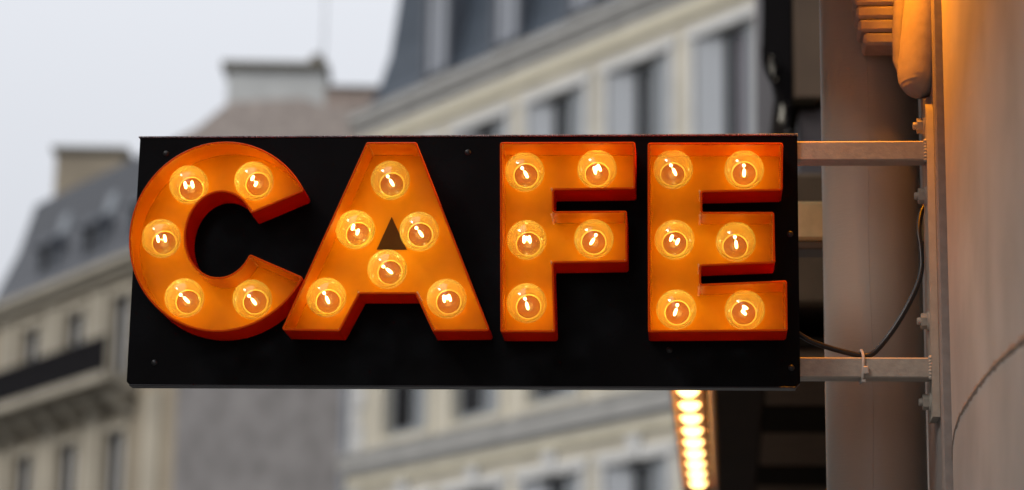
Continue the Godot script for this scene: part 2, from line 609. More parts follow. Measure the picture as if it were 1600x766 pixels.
func make_sign(d: Dictionary) -> void:
	var sg := thing("cafe_sign", "black double sided CAFE sign with orange marquee letters, bracketed off the wall", "sign", Vector3(0, SY, 0))
	# the panel: a black plate with its bottom corners clipped
	var st := begin()
	var pl := PackedVector2Array([Vector2(-0.5408, 0.2215), Vector2(-0.5418, -0.1805), Vector2(-0.5378, -0.1845), Vector2(0.5170, -0.1850), Vector2(0.5235, -0.1785), Vector2(0.5228, 0.2205)])
	prism(st, pl, -0.091, -0.071)
	obj("panel", st, M.black_panel_paint, sg)
	st = begin()
	span(st, Vector3(-0.5430, 0.2217, -0.093), Vector3(0.5236, 0.2244, -0.0685), 0.0006)
	obj("top_edge", st, M.specks_and_edge_light, sg)
	st = begin()
	span(st, Vector3(-0.5370, -0.1875, -0.0925), Vector3(0.5165, -0.1852, -0.0685), 0.0006)
	obj("bottom_edge", st, M.black_edge, sg)
	# screw heads in the panel
	for s in [[-0.497, 0.1956], [-0.0045, 0.196], [-0.4985, -0.1498], [0.3198, -0.1269], [0.510, 0.060], [0.510, -0.155]]:
		st = begin()
		lathe(st, [Vector2(0, 0.0024), Vector2(0.0026, 0.0022), Vector2(0.0046, 0.0010), Vector2(0.0052, 0.0)], 14, Vector3(s[0], s[1], -0.071))
		obj("screw", st, M.screw_steel, sg)
	var said := {"C": "orange channel letter C overlapping the panel's left edge", "A": "orange channel letter A with a brown triangle in it", "F": "orange channel letter F", "E": "orange channel letter E nearest the wall"}
	for ch in ["C", "A", "F", "E"]:
		var shell := make_letter(ch, sg, "letter", said[ch])
		if ch == "A":
			st = begin()
			prism(st, PackedVector2Array([Vector2(-0.1244, 0.0880), Vector2(-0.1470, 0.0342), Vector2(-0.0985, 0.0340)]), -0.0678, -0.0668)
			obj("triangle_plate", st, M.brown_plate, shell)
	# the same letters on the back, which throws light on the wall behind
	var back := Node3D.new()
	back.name = "back_face"
	sg.add_child(back, true)
	back.position = Vector3(-0.018, 0, -0.162)
	back.rotation.y = PI
	for ch in ["C", "A", "F", "E"]:
		var p := rounded(letter_outline(ch), 0.0042, 0.0025, 2)
		var s := inset(p, 0.0034)
		st = begin()
		sides(st, p, -0.071, 0.0, 1.0)
		band(st, p, 0.0, s, 0.0, Vector3.BACK)
		flat_poly(st, s, -0.068, Vector3.BACK)
		sides(st, s, -0.068, 0.0, -1.0)
		obj("letter", st, M.tray_paint, back)
	var spots := bulb_spots()
	for k in spots.size():
		var e: Array = spots[k]
		mob("filament", d.filaments[k % 3], M.filament_glow, back, Vector3(e[1], e[2], -0.038), Vector3(0, 0, k * 1.7))
		lamp_light(back, Vector3(e[1], e[2], -0.037), Color(1.0, 0.66, 0.28), 0.0008, 0.008)
	# the two square arms, the plate on the wall and its bolts
	for y in [[2.6438, 2.6760], [2.2927, 2.3252]]:
		st = begin()
		span(st, Vector3(0.5180, y[0] - SY, -0.112), Vector3(0.7275, y[1] - SY, -0.0765), 0.0022)
		var arm := obj("arm", st, M.old_beige_metal_paint, sg)
		st = begin()
		for k in 7:   # the weld where the arm meets the plate
			var a := TAU * k / 7.0
			lathe(st, [Vector2(0, 0.003), Vector2(0.003, 0.0018), Vector2(0.0042, 0)], 8, Vector3(0.7262, (y[0] + y[1]) / 2 - SY + lerpf(-0.0155, 0.0155, k / 6.0), -0.0765 + sin(a) * 0.0004))
		obj("weld", st, M.old_beige_metal_paint, arm)
	st = begin()
	var edge := PackedVector2Array([Vector2(-0.137, 2.2310 - SY), Vector2(-0.072, 2.2310 - SY), Vector2(-0.072, 2.722 - SY), Vector2(-0.082, 2.738 - SY), Vector2(-0.137, 2.738 - SY)])
	var plate := begin()
	prism(plate, edge, 0.0, 0.0115)
	var po := obj("mounting_plate", plate, M.old_beige_metal_paint, sg)
	# the outline above lies in (z, y): turn it so that its depth runs along x
	po.transform = Transform3D(Basis(Vector3(0, 0, 1), Vector3(0, 1, 0), Vector3(1, 0, 0)), Vector3(0.7272, 0, 0))
	for y in [2.7085, 2.5925, 2.3885, 2.2595]:
		st = begin()
		var hex := PackedVector2Array()
		for k in 6:
			hex.append(Vector2.from_angle(TAU * k / 6.0 + 0.3) * 0.0125)
		prism(st, hex, 0.0, 0.0095)
		var b := obj("bolt", st, M.old_beige_metal_paint, sg)
		b.transform = Transform3D(Basis(Vector3(0, 0, 1), Vector3(0, 1, 0), Vector3(-1, 0, 0)), Vector3(0.7245, y - SY, -0.106))
		st = begin()
		lathe(st, [Vector2(0.0, 0.0035), Vector2(0.0150, 0.003), Vector2(0.0160, 0.0)], 20)
		var w := obj("washer", st, M.old_beige_metal_paint, b)
		w.position.z = -0.0027
		st = begin()
		lathe(st, [Vector2(0.0, 0.0160), Vector2(0.0050, 0.0155), Vector2(0.0062, 0.0145), Vector2(0.0062, 0.009)], 12)
		obj("bolt_end", st, M.old_beige_metal_paint, b)


func bulb_spots() -> Array:
	return [
		["C", -0.4496, 0.1341, "at the upper left of the letter C"], ["C", -0.3440, 0.1402, "in the upper arm of the letter C"], ["C", -0.4899, 0.0455, "at the far left middle of the letter C"],
		["C", -0.4479, -0.0516, "at the lower left of the letter C"], ["C", -0.3391, -0.0536, "in the lower arm of the letter C"],
		["A", -0.1244, 0.1407, "at the top of the letter A"], ["A", -0.1783, 0.0599, "left of the brown triangle in the letter A"], ["A", -0.0760, 0.0567, "right of the brown triangle in the letter A"],
		["A", -0.1253, -0.0047, "below the brown triangle in the letter A"], ["A", -0.2207, -0.0503, "in the left foot of the letter A"], ["A", -0.0297, -0.0522, "in the right foot of the letter A"],
		["F", 0.0902, 0.1538, "at the top left corner of the letter F"], ["F", 0.2052, 0.1577, "at the end of the top arm of the letter F"], ["F", 0.0950, 0.0430, "halfway down the stem of the letter F"],
		["F", 0.2011, 0.0439, "at the end of the middle arm of the letter F"], ["F", 0.0966, -0.0593, "at the foot of the letter F"],
		["E", 0.3257, 0.1573, "at the top left corner of the letter E"], ["E", 0.4376, 0.1559, "at the end of the top arm of the letter E"], ["E", 0.3279, 0.0428, "halfway down the stem of the letter E"],
		["E", 0.4240, 0.0396, "at the end of the middle arm of the letter E"], ["E", 0.3311, -0.0692, "at the bottom left corner of the letter E"], ["E", 0.4375, -0.0701, "at the end of the bottom arm of the letter E"],
	]


func make_bulbs(d: Dictionary) -> void:
	# how each one's filaments hang: kind and turn
	var hang := [[0, 0.15], [0, -1.0], [0, 0.1], [1, 0.35], [1, 0.15], [1, 0.1], [0, -0.75], [1, 0.2], [1, 0.45], [1, -0.05], [2, 0.1], [1, 0.05], [2, 0.5], [2, -0.1], [1, -1.1], [1, -0.25], [1, 0.1], [1, -0.5], [0, -0.5], [1, -0.3], [1, -0.9], [2, 1.2]]
	var spots := bulb_spots()
	for k in spots.size():
		var e: Array = spots[k]
		var b := thing("light_bulb", "lit amber globe bulb " + e[3], "light bulb", Vector3(e[1], SY + e[2], -0.038), 0.0, "globe bulbs in the sign's letters")
		fit_bulb(b, d, hang[k][0], hang[k][1], 0.00122 * (1.0 + 0.22 * sin(k * 2.3)))
		b.rotation = Vector3(0.05 * sin(k * 1.9), 0.05 * cos(k * 2.7), 0.0)


# ---------------------------------------------------------------- the building that carries the sign
func near_building() -> void:
	# the wall beside the camera, with a raised trim behind the sign and the recessed bay with the pipe
	var wl := thing("cafe_wall", "grey beige painted wall of the cafe at right, with a diagonal crack", "wall")
	var st := begin()
	span(st, Vector3(0.7535, 0.13, -0.052), Vector3(1.15, 9.0, 6.0), 0.004)
	obj("wall_face", st, M.wall_plaster, wl)
	st = begin()
	span(st, Vector3(0.7392, 0.13, -0.285), Vector3(1.15, 9.0, -0.0535), 0.003)
	obj("wall_trim", st, M.trim_paint, wl)
	st = begin()
	span(st, Vector3(0.79, 0.13, -14.0), Vector3(1.15, 9.0, -0.287))
	obj("wall_bay", st, M.wall_plaster, wl)
	# the crack, an uneven seam of filler that stands a little proud
	st = begin()
	var rng := RandomNumberGenerator.new()
	rng.seed = 4
	var way := [[0.95, 2.168], [0.8034, 2.1806], [0.6169, 2.1959], [0.50, 2.2035], [0.4039, 2.2064], [0.30, 2.2098], [0.202, 2.2104], [0.13, 2.2108], [0.0681, 2.2093], [0.02, 2.2040], [-0.018, 2.1960], [-0.045, 2.1800], [-0.0505, 2.1600]]
	var pts := []
	for k in way.size() - 1:
		for j in 6:
			var t := j / 6.0
			pts.append(Vector3(lerpf(way[k][0], way[k + 1][0], t), lerpf(way[k][1], way[k + 1][1], t) + rng.randf_range(-0.0012, 0.0012), rng.randf_range(0.0030, 0.0080)))
	for k in pts.size() - 1:
		var a: Vector3 = pts[k]
		var b: Vector3 = pts[k + 1]
		var x := 0.7535
		var mid := x - 0.0014
		quad(st, Vector3(x, a.y - a.z, a.x), Vector3(x, b.y - b.z, b.x), Vector3(mid, b.y, b.x), Vector3(mid, a.y, a.x), Vector3(-1, -0.4, 0).normalized())
		quad(st, Vector3(x, a.y + a.z, a.x), Vector3(x, b.y + b.z, b.x), Vector3(mid, b.y, b.x), Vector3(mid, a.y, a.x), Vector3(-1, 0.4, 0).normalized())
	obj("crack", st, M.crack_filler, wl)

	# balcony above, which the corbels carry
	st = begin()
	span(st, Vector3(0.02, 3.34, -1.3), Vector3(0.752, 3.50, 3.2), 0.02)
	var bal := thing("balcony", "stone balcony slab over the sign, carried by the painted corbels", "balcony")
	obj("slab", st, M.stone_paint, bal)

	# smooth rounded corbel
	var cb := thing("scroll_corbel", "smooth painted corbel with rounded lower end, lit orange, at the wall's top", "corbel")
	st = begin()
	var spine := [Vector3(0.7240, 2.7925, -0.125), Vector3(0.7245, 2.7980, -0.125), Vector3(0.7255, 2.8080, -0.125), Vector3(0.7275, 2.8260, -0.125), Vector3(0.7330, 2.8700, -0.125), Vector3(0.7420, 2.9400, -0.125), Vector3(0.7500, 3.0200, -0.125), Vector3(0.7540, 3.1200, -0.125), Vector3(0.7560, 3.339, -0.125)]
	# the rounded lower end
	var sp := []
	var rr := []
	for k in 9:
		var a := PI / 2.0 * k / 9.0
		sp.append(Vector3(0.7240, 2.8060 - cos(a) * 0.0440, -0.125))
		rr.append(maxf(sin(a) * 0.0370, 0.0004))
	for k in range(3, spine.size()):
		sp.append(spine[k])
		rr.append([0.0375, 0.0380, 0.0385, 0.0395, 0.0400, 0.0400][k - 3])
	tube(st, sp, rr, 40, Vector3(1, 1, 1.35))
	obj("body", st, M.stone_paint, cb)
	st = begin()
	tube(st, [Vector3(0.700, 2.822, -0.200), Vector3(0.697, 2.850, -0.205), Vector3(0.700, 2.900, -0.205), Vector3(0.706, 2.980, -0.205), Vector3(0.710, 3.1, -0.205), Vector3(0.712, 3.339, -0.205)], [0.004, 0.010, 0.013, 0.014, 0.014, 0.014], 14)
	obj("back_leaf", st, M.stone_paint, cb)

	# stepped corbel behind it
	var sc := thing("stepped_corbel", "stepped stone corbel of stacked rounded layers above the drainpipe", "corbel")
	rng.seed = 11
	for k in 8:
		st = begin()
		var y0 := 2.8850 + k * 0.0232
		var left := 0.6405 - k * 0.0030 + rng.randf_range(-0.0015, 0.0015) - (0.004 if k > 0 else 0.0)
		span(st, Vector3(left, y0, -0.290), Vector3(0.7385, y0 + 0.0215, -0.225 + k * 0.001), 0.0045)
		obj("layer", st, M.stone_paint, sc)
	st = begin()
	span(st, Vector3(0.651, 2.888, -0.286), Vector3(0.737, 3.072, -0.231))
	obj("core", st, M.core_brown, sc)
	st = begin()
	span(st, Vector3(0.612, 3.071, -0.296), Vector3(0.7385, 3.339, -0.200), 0.006)
	obj("block", st, M.stone_paint, sc)

	# lamp above the frame whose glow falls on the corbel and down the wall
	var lp := thing("wall_lamp", "small orange glowing lamp under the balcony above the sign", "lamp", Vector3(0.610, 3.190, -0.050))
	st = begin()
	tube(st, [Vector3(0, 0.149, 0), Vector3(0, 0.05, 0)], [0.008, 0.008], 12)
	lathe(st, [Vector2(0.008, 0.07), Vector2(0.020, 0.05), Vector2(0.024, 0.02)], 20, Vector3.ZERO, Basis(Vector3.RIGHT, -PI / 2))
	obj("lamp_holder", st, M.wrought_iron, lp)
	st = begin()
	span(st, Vector3(-0.10, -0.190, -0.046), Vector3(0.026, 0.148, -0.040), 0.001)
	obj("added_light_block", st, M.wrought_iron, lp)  # unseen plate, added to keep the lamplight off the pipe
	var bm := SphereMesh.new()
	bm.radius = 0.030
	bm.height = 0.060
	var glow: StandardMaterial3D = M.canopy_bulb_glow.duplicate()
	glow.emission = Color(1.0, 0.62, 0.2)
	mob("lamp_bulb", bm, glow, lp)
	lamp_light(lp, Vector3.ZERO, Color(1.0, 0.58, 0.07), 0.72, 0.028)

	# the drainpipe
	var dp := thing("drainpipe", "thick off-white painted drainpipe standing behind the sign's arms", "pipe", Vector3(0.661, 0.0, -0.385))
	st = begin()
	tube(st, [Vector3(0.0035, 0.12, 0), Vector3(0.002, 1.9, 0), Vector3(0, 2.6, 0), Vector3(-0.001, 3.3, 0), Vector3(-0.001, 6.0, 0)], [0.0835, 0.0835, 0.0835, 0.0835, 0.0835], 72)
	obj("pipe_body", st, M.pipe_paint, dp)
	st = begin()
	for k in 30:   # the lengthwise seam, wandering a little
		var y := 2.0 + k * 0.05
		var a := deg_to_rad(97.0 + sin(k * 0.7) * 1.2)
		var a2 := deg_to_rad(97.0 + sin((k + 1) * 0.7) * 1.2)
		tube(st, [Vector3(cos(a) * 0.0833, y, sin(a) * 0.0833), Vector3(cos(a2) * 0.0833, y + 0.05, sin(a2) * 0.0833)], [0.0007, 0.0007], 6)
	obj("seam", st, M.pipe_paint, dp)
	for y in [1.5, 3.6]:
		st = begin()
		tube(st, [Vector3(0, y, 0), Vector3(0, y + 0.05, 0)], [0.0885, 0.0885], 48)
		span(st, Vector3(0.05, y + 0.008, -0.02), Vector3(0.129, y + 0.042, 0.02), 0.002)
		obj("pipe_clamp", st, M.pipe_paint, dp)

	# the cable from the sign to the wall and the tie that holds it
	st = begin()
	var cv := Curve3D.new()
	for q in [[0.5180, 2.3690, -0.096], [0.5420, 2.3545, -0.096], [0.5700, 2.3440, -0.096], [0.5980, 2.3362, -0.096], [0.6240, 2.3310, -0.096], [0.6385, 2.3350, -0.096], [0.6560, 2.3535, -0.098], [0.6760, 2.3810, -0.100], [0.6960, 2.4150, -0.104], [0.7120, 2.4490, -0.112], [0.7195, 2.4790, -0.122], [0.7200, 2.5100, -0.130], [0.7180, 2.5450, -0.140], [0.7250, 2.5800, -0.155], [0.7385, 2.6000, -0.165]]:
		cv.add_point(Vector3(q[0], q[1], q[2]))
	for k in cv.point_count:
		var t := (cv.get_point_position(mini(k + 1, cv.point_count - 1)) - cv.get_point_position(maxi(k - 1, 0))) / 6.0
		cv.set_point_in(k, -t)
		cv.set_point_out(k, t)
	cv.bake_interval = 0.004
	var cp := []
	var cr := []
	for q in cv.get_baked_points():
		cp.append(q)
		cr.append(0.0044)
	tube(st, cp, cr, 12)
	var cable := thing("power_cable", "black power cable looping from the sign over its lower arm", "cable")
	obj("sheath", st, M.cable_rubber, cable)
	var tie := thing("cable_tie", "pale nylon cable tie strapping the cable to the lower arm", "cable tie")
	st = begin()
	var loop := [Vector3(0.6200, 2.3385, -0.0990), Vector3(0.6203, 2.3400, -0.0940), Vector3(0.6215, 2.3350, -0.0850), Vector3(0.6222, 2.3262, -0.0748), Vector3(0.6218, 2.3100, -0.0740), Vector3(0.6208, 2.2930, -0.0742), Vector3(0.6200, 2.2906, -0.0800), Vector3(0.6200, 2.2902, -0.1120), Vector3(0.6200, 2.2960, -0.1142), Vector3(0.6200, 2.3240, -0.1142), Vector3(0.6200, 2.3350, -0.1060), Vector3(0.6200, 2.3385, -0.0990)]
	var lr := []
	for k in loop.size():
		lr.append(0.0017)
	tube(st, loop, lr, 8, Vector3(1.5, 1, 1))
	obj("strap", st, M.nylon_tie, tie)
	st = begin()
	box(st, Vector3(0.6255, 2.3040, -0.0735), Vector3(0.0085, 0.0120, 0.0055), 0.0012, Basis(Vector3.BACK, 0.12))
	box(st, Vector3(0.6222, 2.2872, -0.0765), Vector3(0.0070, 0.0050, 0.0060), 0.0012)
	obj("tie_head", st, M.nylon_tie, tie)


# ---------------------------------------------------------------- shopfronts further along the same wall
func neighbours() -> void:
	# block between sign and pipe, the light on it put into its colour
	var tb := thing("timber_bracket", "timber bracket end, coloured as if lit orange, between the sign and the drainpipe", "bracket")
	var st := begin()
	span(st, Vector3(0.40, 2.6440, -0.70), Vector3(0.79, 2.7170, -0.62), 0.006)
	obj("beam", st, M.lit_beam_tone, tb)
	st = begin()
	span(st, Vector3(0.40, 2.6280, -0.695), Vector3(0.79, 2.6425, -0.625), 0.002)
	obj("underside_board", st, M.brown_panel, tb)

	# canopy with its lit strip
	var ca := thing("shop_canopy", "dark shop canopy under the sign with a row of bulbs along its edge", "canopy")
	st = begin()
	span(st, Vector3(0.400, 2.668, -6.2), Vector3(0.525, 2.78, -1.93), 0.004)
	obj("soffit_rail", st, M.dark_timber, ca)
	for k in 4:
		st = begin()
		span(st, Vector3(0.5275, 2.672, -2.583 - k * 1.07), Vector3(0.788, 2.70, -1.94 - k * 1.07), 0.004)
		obj("soffit_board", st, M.soffit_board, ca)
	st = begin()
	span(st, Vector3(0.527, 2.702, -6.2), Vector3(0.788, 2.72, -1.93))
	obj("soffit_backing", st, M.shadow_gap, ca)
	for k in 3:   # black rails between the boards
		st = begin()
		span(st, Vector3(0.5285, 2.668, -3.005 - k * 1.07), Vector3(0.788, 2.701, -2.588 - k * 1.07), 0.003)
		obj("cross_rail", st, M.shadow_gap, ca)
	st = begin()
	span(st, Vector3(0.285, 2.80, -6.2), Vector3(0.788, 3.12, -1.93), 0.01)
	obj("fascia_box", st, M.soffit_board, ca)
	st = begin()
	span(st, Vector3(0.386, 2.688, -6.2), Vector3(0.3985, 2.80, -1.93), 0.002)
	obj("brass_strip", st, M.brass_reflector, ca)
	st = begin()
	span(st, Vector3(0.2875, 2.684, -6.2), Vector3(0.3000, 2.80, -1.93), 0.002)
	obj("outer_lip", st, M.brass_reflector, ca)
	st = begin()
	span(st, Vector3(0.3005, 2.690, -6.2), Vector3(0.3740, 2.80, -1.935))
	obj("lamp_channel", st, M.channel_paint, ca)
	st = begin()
	span(st, Vector3(0.3745, 2.692, -6.2), Vector3(0.3855, 2.80, -1.932))
	obj("dark_joint", st, M.shadow_gap, ca)
	ca.rotation.y = -0.0115
	ca.position.x = -0.0225
	var sm := SphereMesh.new()
	sm.radius = 0.031
	sm.height = 0.062
	sm.radial_segments = 24
	sm.rings = 12
	var nth := ["hidden behind the sign, nearest the camera", "hidden behind the sign, second from the near end", "cut by the sign's lower edge", "first whole one below the sign", "second whole one below the sign", "third whole one below the sign", "fourth whole one below the sign", "fifth whole one below the sign", "sixth whole one below the sign", "seventh whole one below the sign", "at the bottom edge of the picture"]
	for k in 11:
		var b := thing("canopy_bulb", "round lit bulb of the canopy strip, " + nth[k], "light bulb", Vector3(0.3345 + 0.0031 * k, 2.7020, -2.02 - k * 0.213), 0.0, "bulbs along the canopy's edge")
		mob("glowing_globe", sm, M.canopy_bulb_glow, b)
		st = begin()
		lathe(st, [Vector2(0.012, 0.0), Vector2(0.014, 0.012), Vector2(0.014, 0.020)], 14, Vector3(0, 0.0, 0), Basis(Vector3.RIGHT, -PI / 2))
		obj("bulb_cap", st, M.brass_ring, b)
		lamp_light(b, Vector3(0, -0.017, 0), Color(1.0, 0.60, 0.14), 0.0085, 0.012)

	# upper part of the next shop: panels, and a folded awning with an iron scroll
	var sh := thing("shop_upper_front", "dark brown panelled upper shopfront beside the drainpipe, further along the wall", "shopfront")
	st = begin()
	span(st, Vector3(0.6385, 3.625, -3.4), Vector3(0.79, 6.0, -3.0), 0.006)
	obj("pilaster", st, M.brown_panel, sh)
	st = begin()
	span(st, Vector3(0.632, 3.600, -3.42), Vector3(0.70, 3.622, -2.985), 0.004)
	obj("pilaster_shadow", st, M.shadow_gap, sh)  # dark strip painted in for the shade under the pilaster
	st = begin()
	span(st, Vector3(0.650, 3.12, -3.42), Vector3(0.79, 3.599, -3.02), 0.006)
	obj("lower_panel", st, M.plum_grey_panel, sh)
	st = begin()
	span(st, Vector3(0.585, 3.66, -5.2), Vector3(0.6375, 6.0, -3.10), 0.01)
	obj("side_panel", st, M.plum_grey_panel, sh)
	var aw := thing("awning_bracket", "black iron scroll bracket and folded awning silhouetted against the cream facade", "bracket")
	st = begin()
	var side := PackedVector2Array([Vector2(0.5566, 4.4), Vector2(0.5530, 3.90), Vector2(0.5503, 3.79), Vector2(0.5620, 3.765), Vector2(0.5720, 3.73), Vector2(0.5800, 3.67), Vector2(0.5990, 3.60), Vector2(0.6140, 3.56), Vector2(0.634, 3.60), Vector2(0.634, 4.4)])
	prism(st, side, -3.085, -3.02)
	obj("awning_end", st, M.wrought_iron, aw)
	st = begin()
	var scr := []
	var sr := []
	for k in 28:
		var t := k / 27.0
		scr.append(Vector3(lerpf(0.5535, 0.6180, t) + sin(t * PI * 2.0) * -0.012, lerpf(3.78, 3.535, t), -2.99))
		sr.append(0.007)
	tube(st, scr, sr, 10)
	var curl := []
	var kr := []
	for k in 30:
		var a := k / 29.0 * TAU * 1.25
		var r := 0.034 - 0.020 * k / 29.0
		curl.append(Vector3(0.5760 + cos(a) * r * 0.6, 3.715 + sin(a) * r * 1.5, -2.985))
		kr.append(0.005)
	tube(st, curl, kr, 8)
	obj("iron_scroll", st, M.wrought_iron, aw)
	st = begin()
	box(st, Vector3(0.5745, 3.715, -3.000), Vector3(0.020, 0.085, 0.02), 0.008, Basis(Vector3.BACK, 0.18))
	box(st, Vector3(0.6070, 3.585, -3.000), Vector3(0.018, 0.070, 0.02), 0.008, Basis(Vector3.BACK, -0.15))
	obj("pale_finial", st, M.pale_stone, aw)


# ---------------------------------------------------------------- the far street
func pierced(st: SurfaceTool, x0: float, x1: float, y0: float, y1: float, holes: Array, depth: float) -> void:
	var xs := [x0, x1]
	var ys := [y0, y1]
	for h in holes:
		for v in [h[0], h[1]]:
			if not xs.has(v):
				xs.append(v)
		for v in [h[2], h[3]]:
			if not ys.has(v):
				ys.append(v)
	xs.sort()
	ys.sort()
	for i in xs.size() - 1:
		for j in ys.size() - 1:
			var c := Vector2((xs[i] + xs[i + 1]) / 2.0, (ys[j] + ys[j + 1]) / 2.0)
			var open := false
			for h in holes:
				open = open or (c.x > h[0] and c.x < h[1] and c.y > h[2] and c.y < h[3])
			if not open:
				quad(st, Vector3(xs[i], ys[j], 0), Vector3(xs[i + 1], ys[j], 0), Vector3(xs[i + 1], ys[j + 1], 0), Vector3(xs[i], ys[j + 1], 0), Vector3.BACK)
	for h in holes:
		quad(st, Vector3(h[0], h[2], 0), Vector3(h[0], h[3], 0), Vector3(h[0], h[3], -depth), Vector3(h[0], h[2], -depth), Vector3.RIGHT)
		quad(st, Vector3(h[1], h[2], 0), Vector3(h[1], h[3], 0), Vector3(h[1], h[3], -depth), Vector3(h[1], h[2], -depth), Vector3.LEFT)
		quad(st, Vector3(h[0], h[2], 0), Vector3(h[1], h[2], 0), Vector3(h[1], h[2], -depth), Vector3(h[0], h[2], -depth), Vector3.UP)
		quad(st, Vector3(h[0], h[3], 0), Vector3(h[1], h[3], 0), Vector3(h[1], h[3], -depth), Vector3(h[0], h[3], -depth), Vector3.DOWN)


func far_window(root: Node3D, x: float, y0: float, y1: float, half: float, shutters: String, trim: Material, curtain := false, keystone := false) -> void:
	# the casement, set back in its opening
	var st := begin()
	var z := -0.20
	for s in [-1.0, 1.0]:
		span(st, Vector3(x + s * half, y0, z), Vector3(x + s * (half - 0.07), y1, z + 0.06), 0.008)
	span(st, Vector3(x - half, y1 - 0.07, z), Vector3(x + half, y1, z + 0.058), 0.008)
	span(st, Vector3(x - half, y0, z), Vector3(x + half, y0 + 0.09, z + 0.058), 0.008)
	span(st, Vector3(x - 0.035, y0 + 0.05, z + 0.002), Vector3(x + 0.035, y1 - 0.05, z + 0.056), 0.008)
	span(st, Vector3(x - half, y0 + 0.091, z + 0.003), Vector3(x + half, y0 + 0.14, z + 0.055), 0.006)
	var w := obj("window", st, M.grey_shutter if "r" in shutters else M.window_frame, root)
	for s in [-1.0, 1.0]:
		st = begin()
		span(st, Vector3(x + s * 0.036, y0 + 0.09, z + 0.012), Vector3(x + s * (half - 0.071), y1 - 0.071, z + 0.026))
		obj("pane", st, M.plum_curtain if curtain and s > 0 else M.window_dark, w)
	# the moulded surround
	st = begin()
	for s in [-1.0, 1.0]:
		span(st, Vector3(x + s * (half + 0.002), y0 - 0.05, -0.01), Vector3(x + s * (half + 0.17), y1 + 0.002, 0.05), 0.01)
	span(st, Vector3(x - half - 0.20, y1 + 0.003, -0.01), Vector3(x + half + 0.20, y1 + 0.21, 0.07), 0.012)
	span(st, Vector3(x - half - 0.22, y0 - 0.16, -0.01), Vector3(x + half + 0.22, y0 - 0.051, 0.13), 0.012)
	obj("surround", st, trim, w)
	if keystone:
		st = begin()
		prism(st, PackedVector2Array([Vector2(x - 0.13, y1 + 0.04), Vector2(x + 0.13, y1 + 0.04), Vector2(x + 0.19, y1 + 0.42), Vector2(x - 0.19, y1 + 0.42)]), 0.0, 0.10)
		obj("keystone", st, trim, w)
	if "l" in shutters:
		st = begin()
		box(st, Vector3(x - half + 0.31, (y0 + y1) / 2, -0.072), Vector3(0.58, y1 - y0 - 0.05, 0.035), 0.006, Basis(Vector3.UP, 0.22))
		obj("shutter", st, M.lit_shutter, w)
	if "r" in shutters:
		st = begin()
		box(st, Vector3(x + half - 0.29, (y0 + y1) / 2, -0.060), Vector3(0.56, y1 - y0 - 0.05, 0.035), 0.006, Basis(Vector3.UP, -0.15))
		obj("shutter", st, M.grey_shutter, w)


func moulding(root: Node3D, called: String, x0: float, x1: float, steps: Array, m: Material) -> void:
	# courses stacked upwards: (bottom, top, how far it stands out)
	var st := begin()
	for s in steps:
		span(st, Vector3(x0, s[0], -0.05), Vector3(x1, s[1] - 0.003, s[2]), 0.012)
	obj(called, st, m, root)


# mansard over a facade: profile of (set back, height), hipped at its left end
func mansard(root: Node3D, x0: float, x1: float, back: float, prof: Array, m: Material) -> void:
	var st := begin()
	for k in prof.size() - 1:
		var a: Vector2 = prof[k]
		var b: Vector2 = prof[k + 1]
		var n := Vector3(0, b.x - a.x, b.y - a.y).normalized()
		quad(st, Vector3(x0 + a.x, a.y, -a.x), Vector3(x1, a.y, -a.x), Vector3(x1, b.y, -b.x), Vector3(x0 + b.x, b.y, -b.x), n)
		var e := Vector3(-(b.y - a.y), b.x - a.x, 0).normalized()
		quad(st, Vector3(x0 + a.x, a.y, -a.x), Vector3(x0 + a.x, a.y, -back), Vector3(x0 + b.x, b.y, -back), Vector3(x0 + b.x, b.y, -b.x), e)
	var top: Vector2 = prof[prof.size() - 1]
	quad(st, Vector3(x0 + top.x, top.y, -top.x), Vector3(x1, top.y, -top.x), Vector3(x1, top.y + 0.25, -back), Vector3(x0 + top.x, top.y + 0.25, -back), Vector3.UP)
	quad(st, Vector3(x1, prof[0].y, -back), Vector3(x1, prof[0].y, 0), Vector3(x1, top.y, -top.x), Vector3(x1, top.y + 0.25, -back), Vector3.RIGHT)
	obj("roof", st, m, root)


func dormer(root: Node3D, x: float, y0: float, y1: float, half: float, front: float, frame: Material, glass: Material) -> void:
	var st := begin()
	for s in [-1.0, 1.0]:
		span(st, Vector3(x + s * half, y0, front - 1.1), Vector3(x + s * (half - 0.10), y1, front), 0.02)
	span(st, Vector3(x - half - 0.06, y1 + 0.002, front - 1.2), Vector3(x + half + 0.06, y1 + 0.16, front + 0.08), 0.02)
	span(st, Vector3(x - half, y0 - 0.12, front - 0.5), Vector3(x + half, y0 - 0.002, front + 0.04), 0.02)
	var d := obj("dormer", st, frame, root)
	st = begin()
	span(st, Vector3(x - half + 0.101, y0, front - 0.12), Vector3(x + half - 0.101, y1, front - 0.08))
	obj("pane", st, glass, d)
	st = begin()
	span(st, Vector3(x - 0.02, y0, front - 0.078), Vector3(x + 0.02, y1, front - 0.05))
	obj("glazing_bar", st, frame, d)


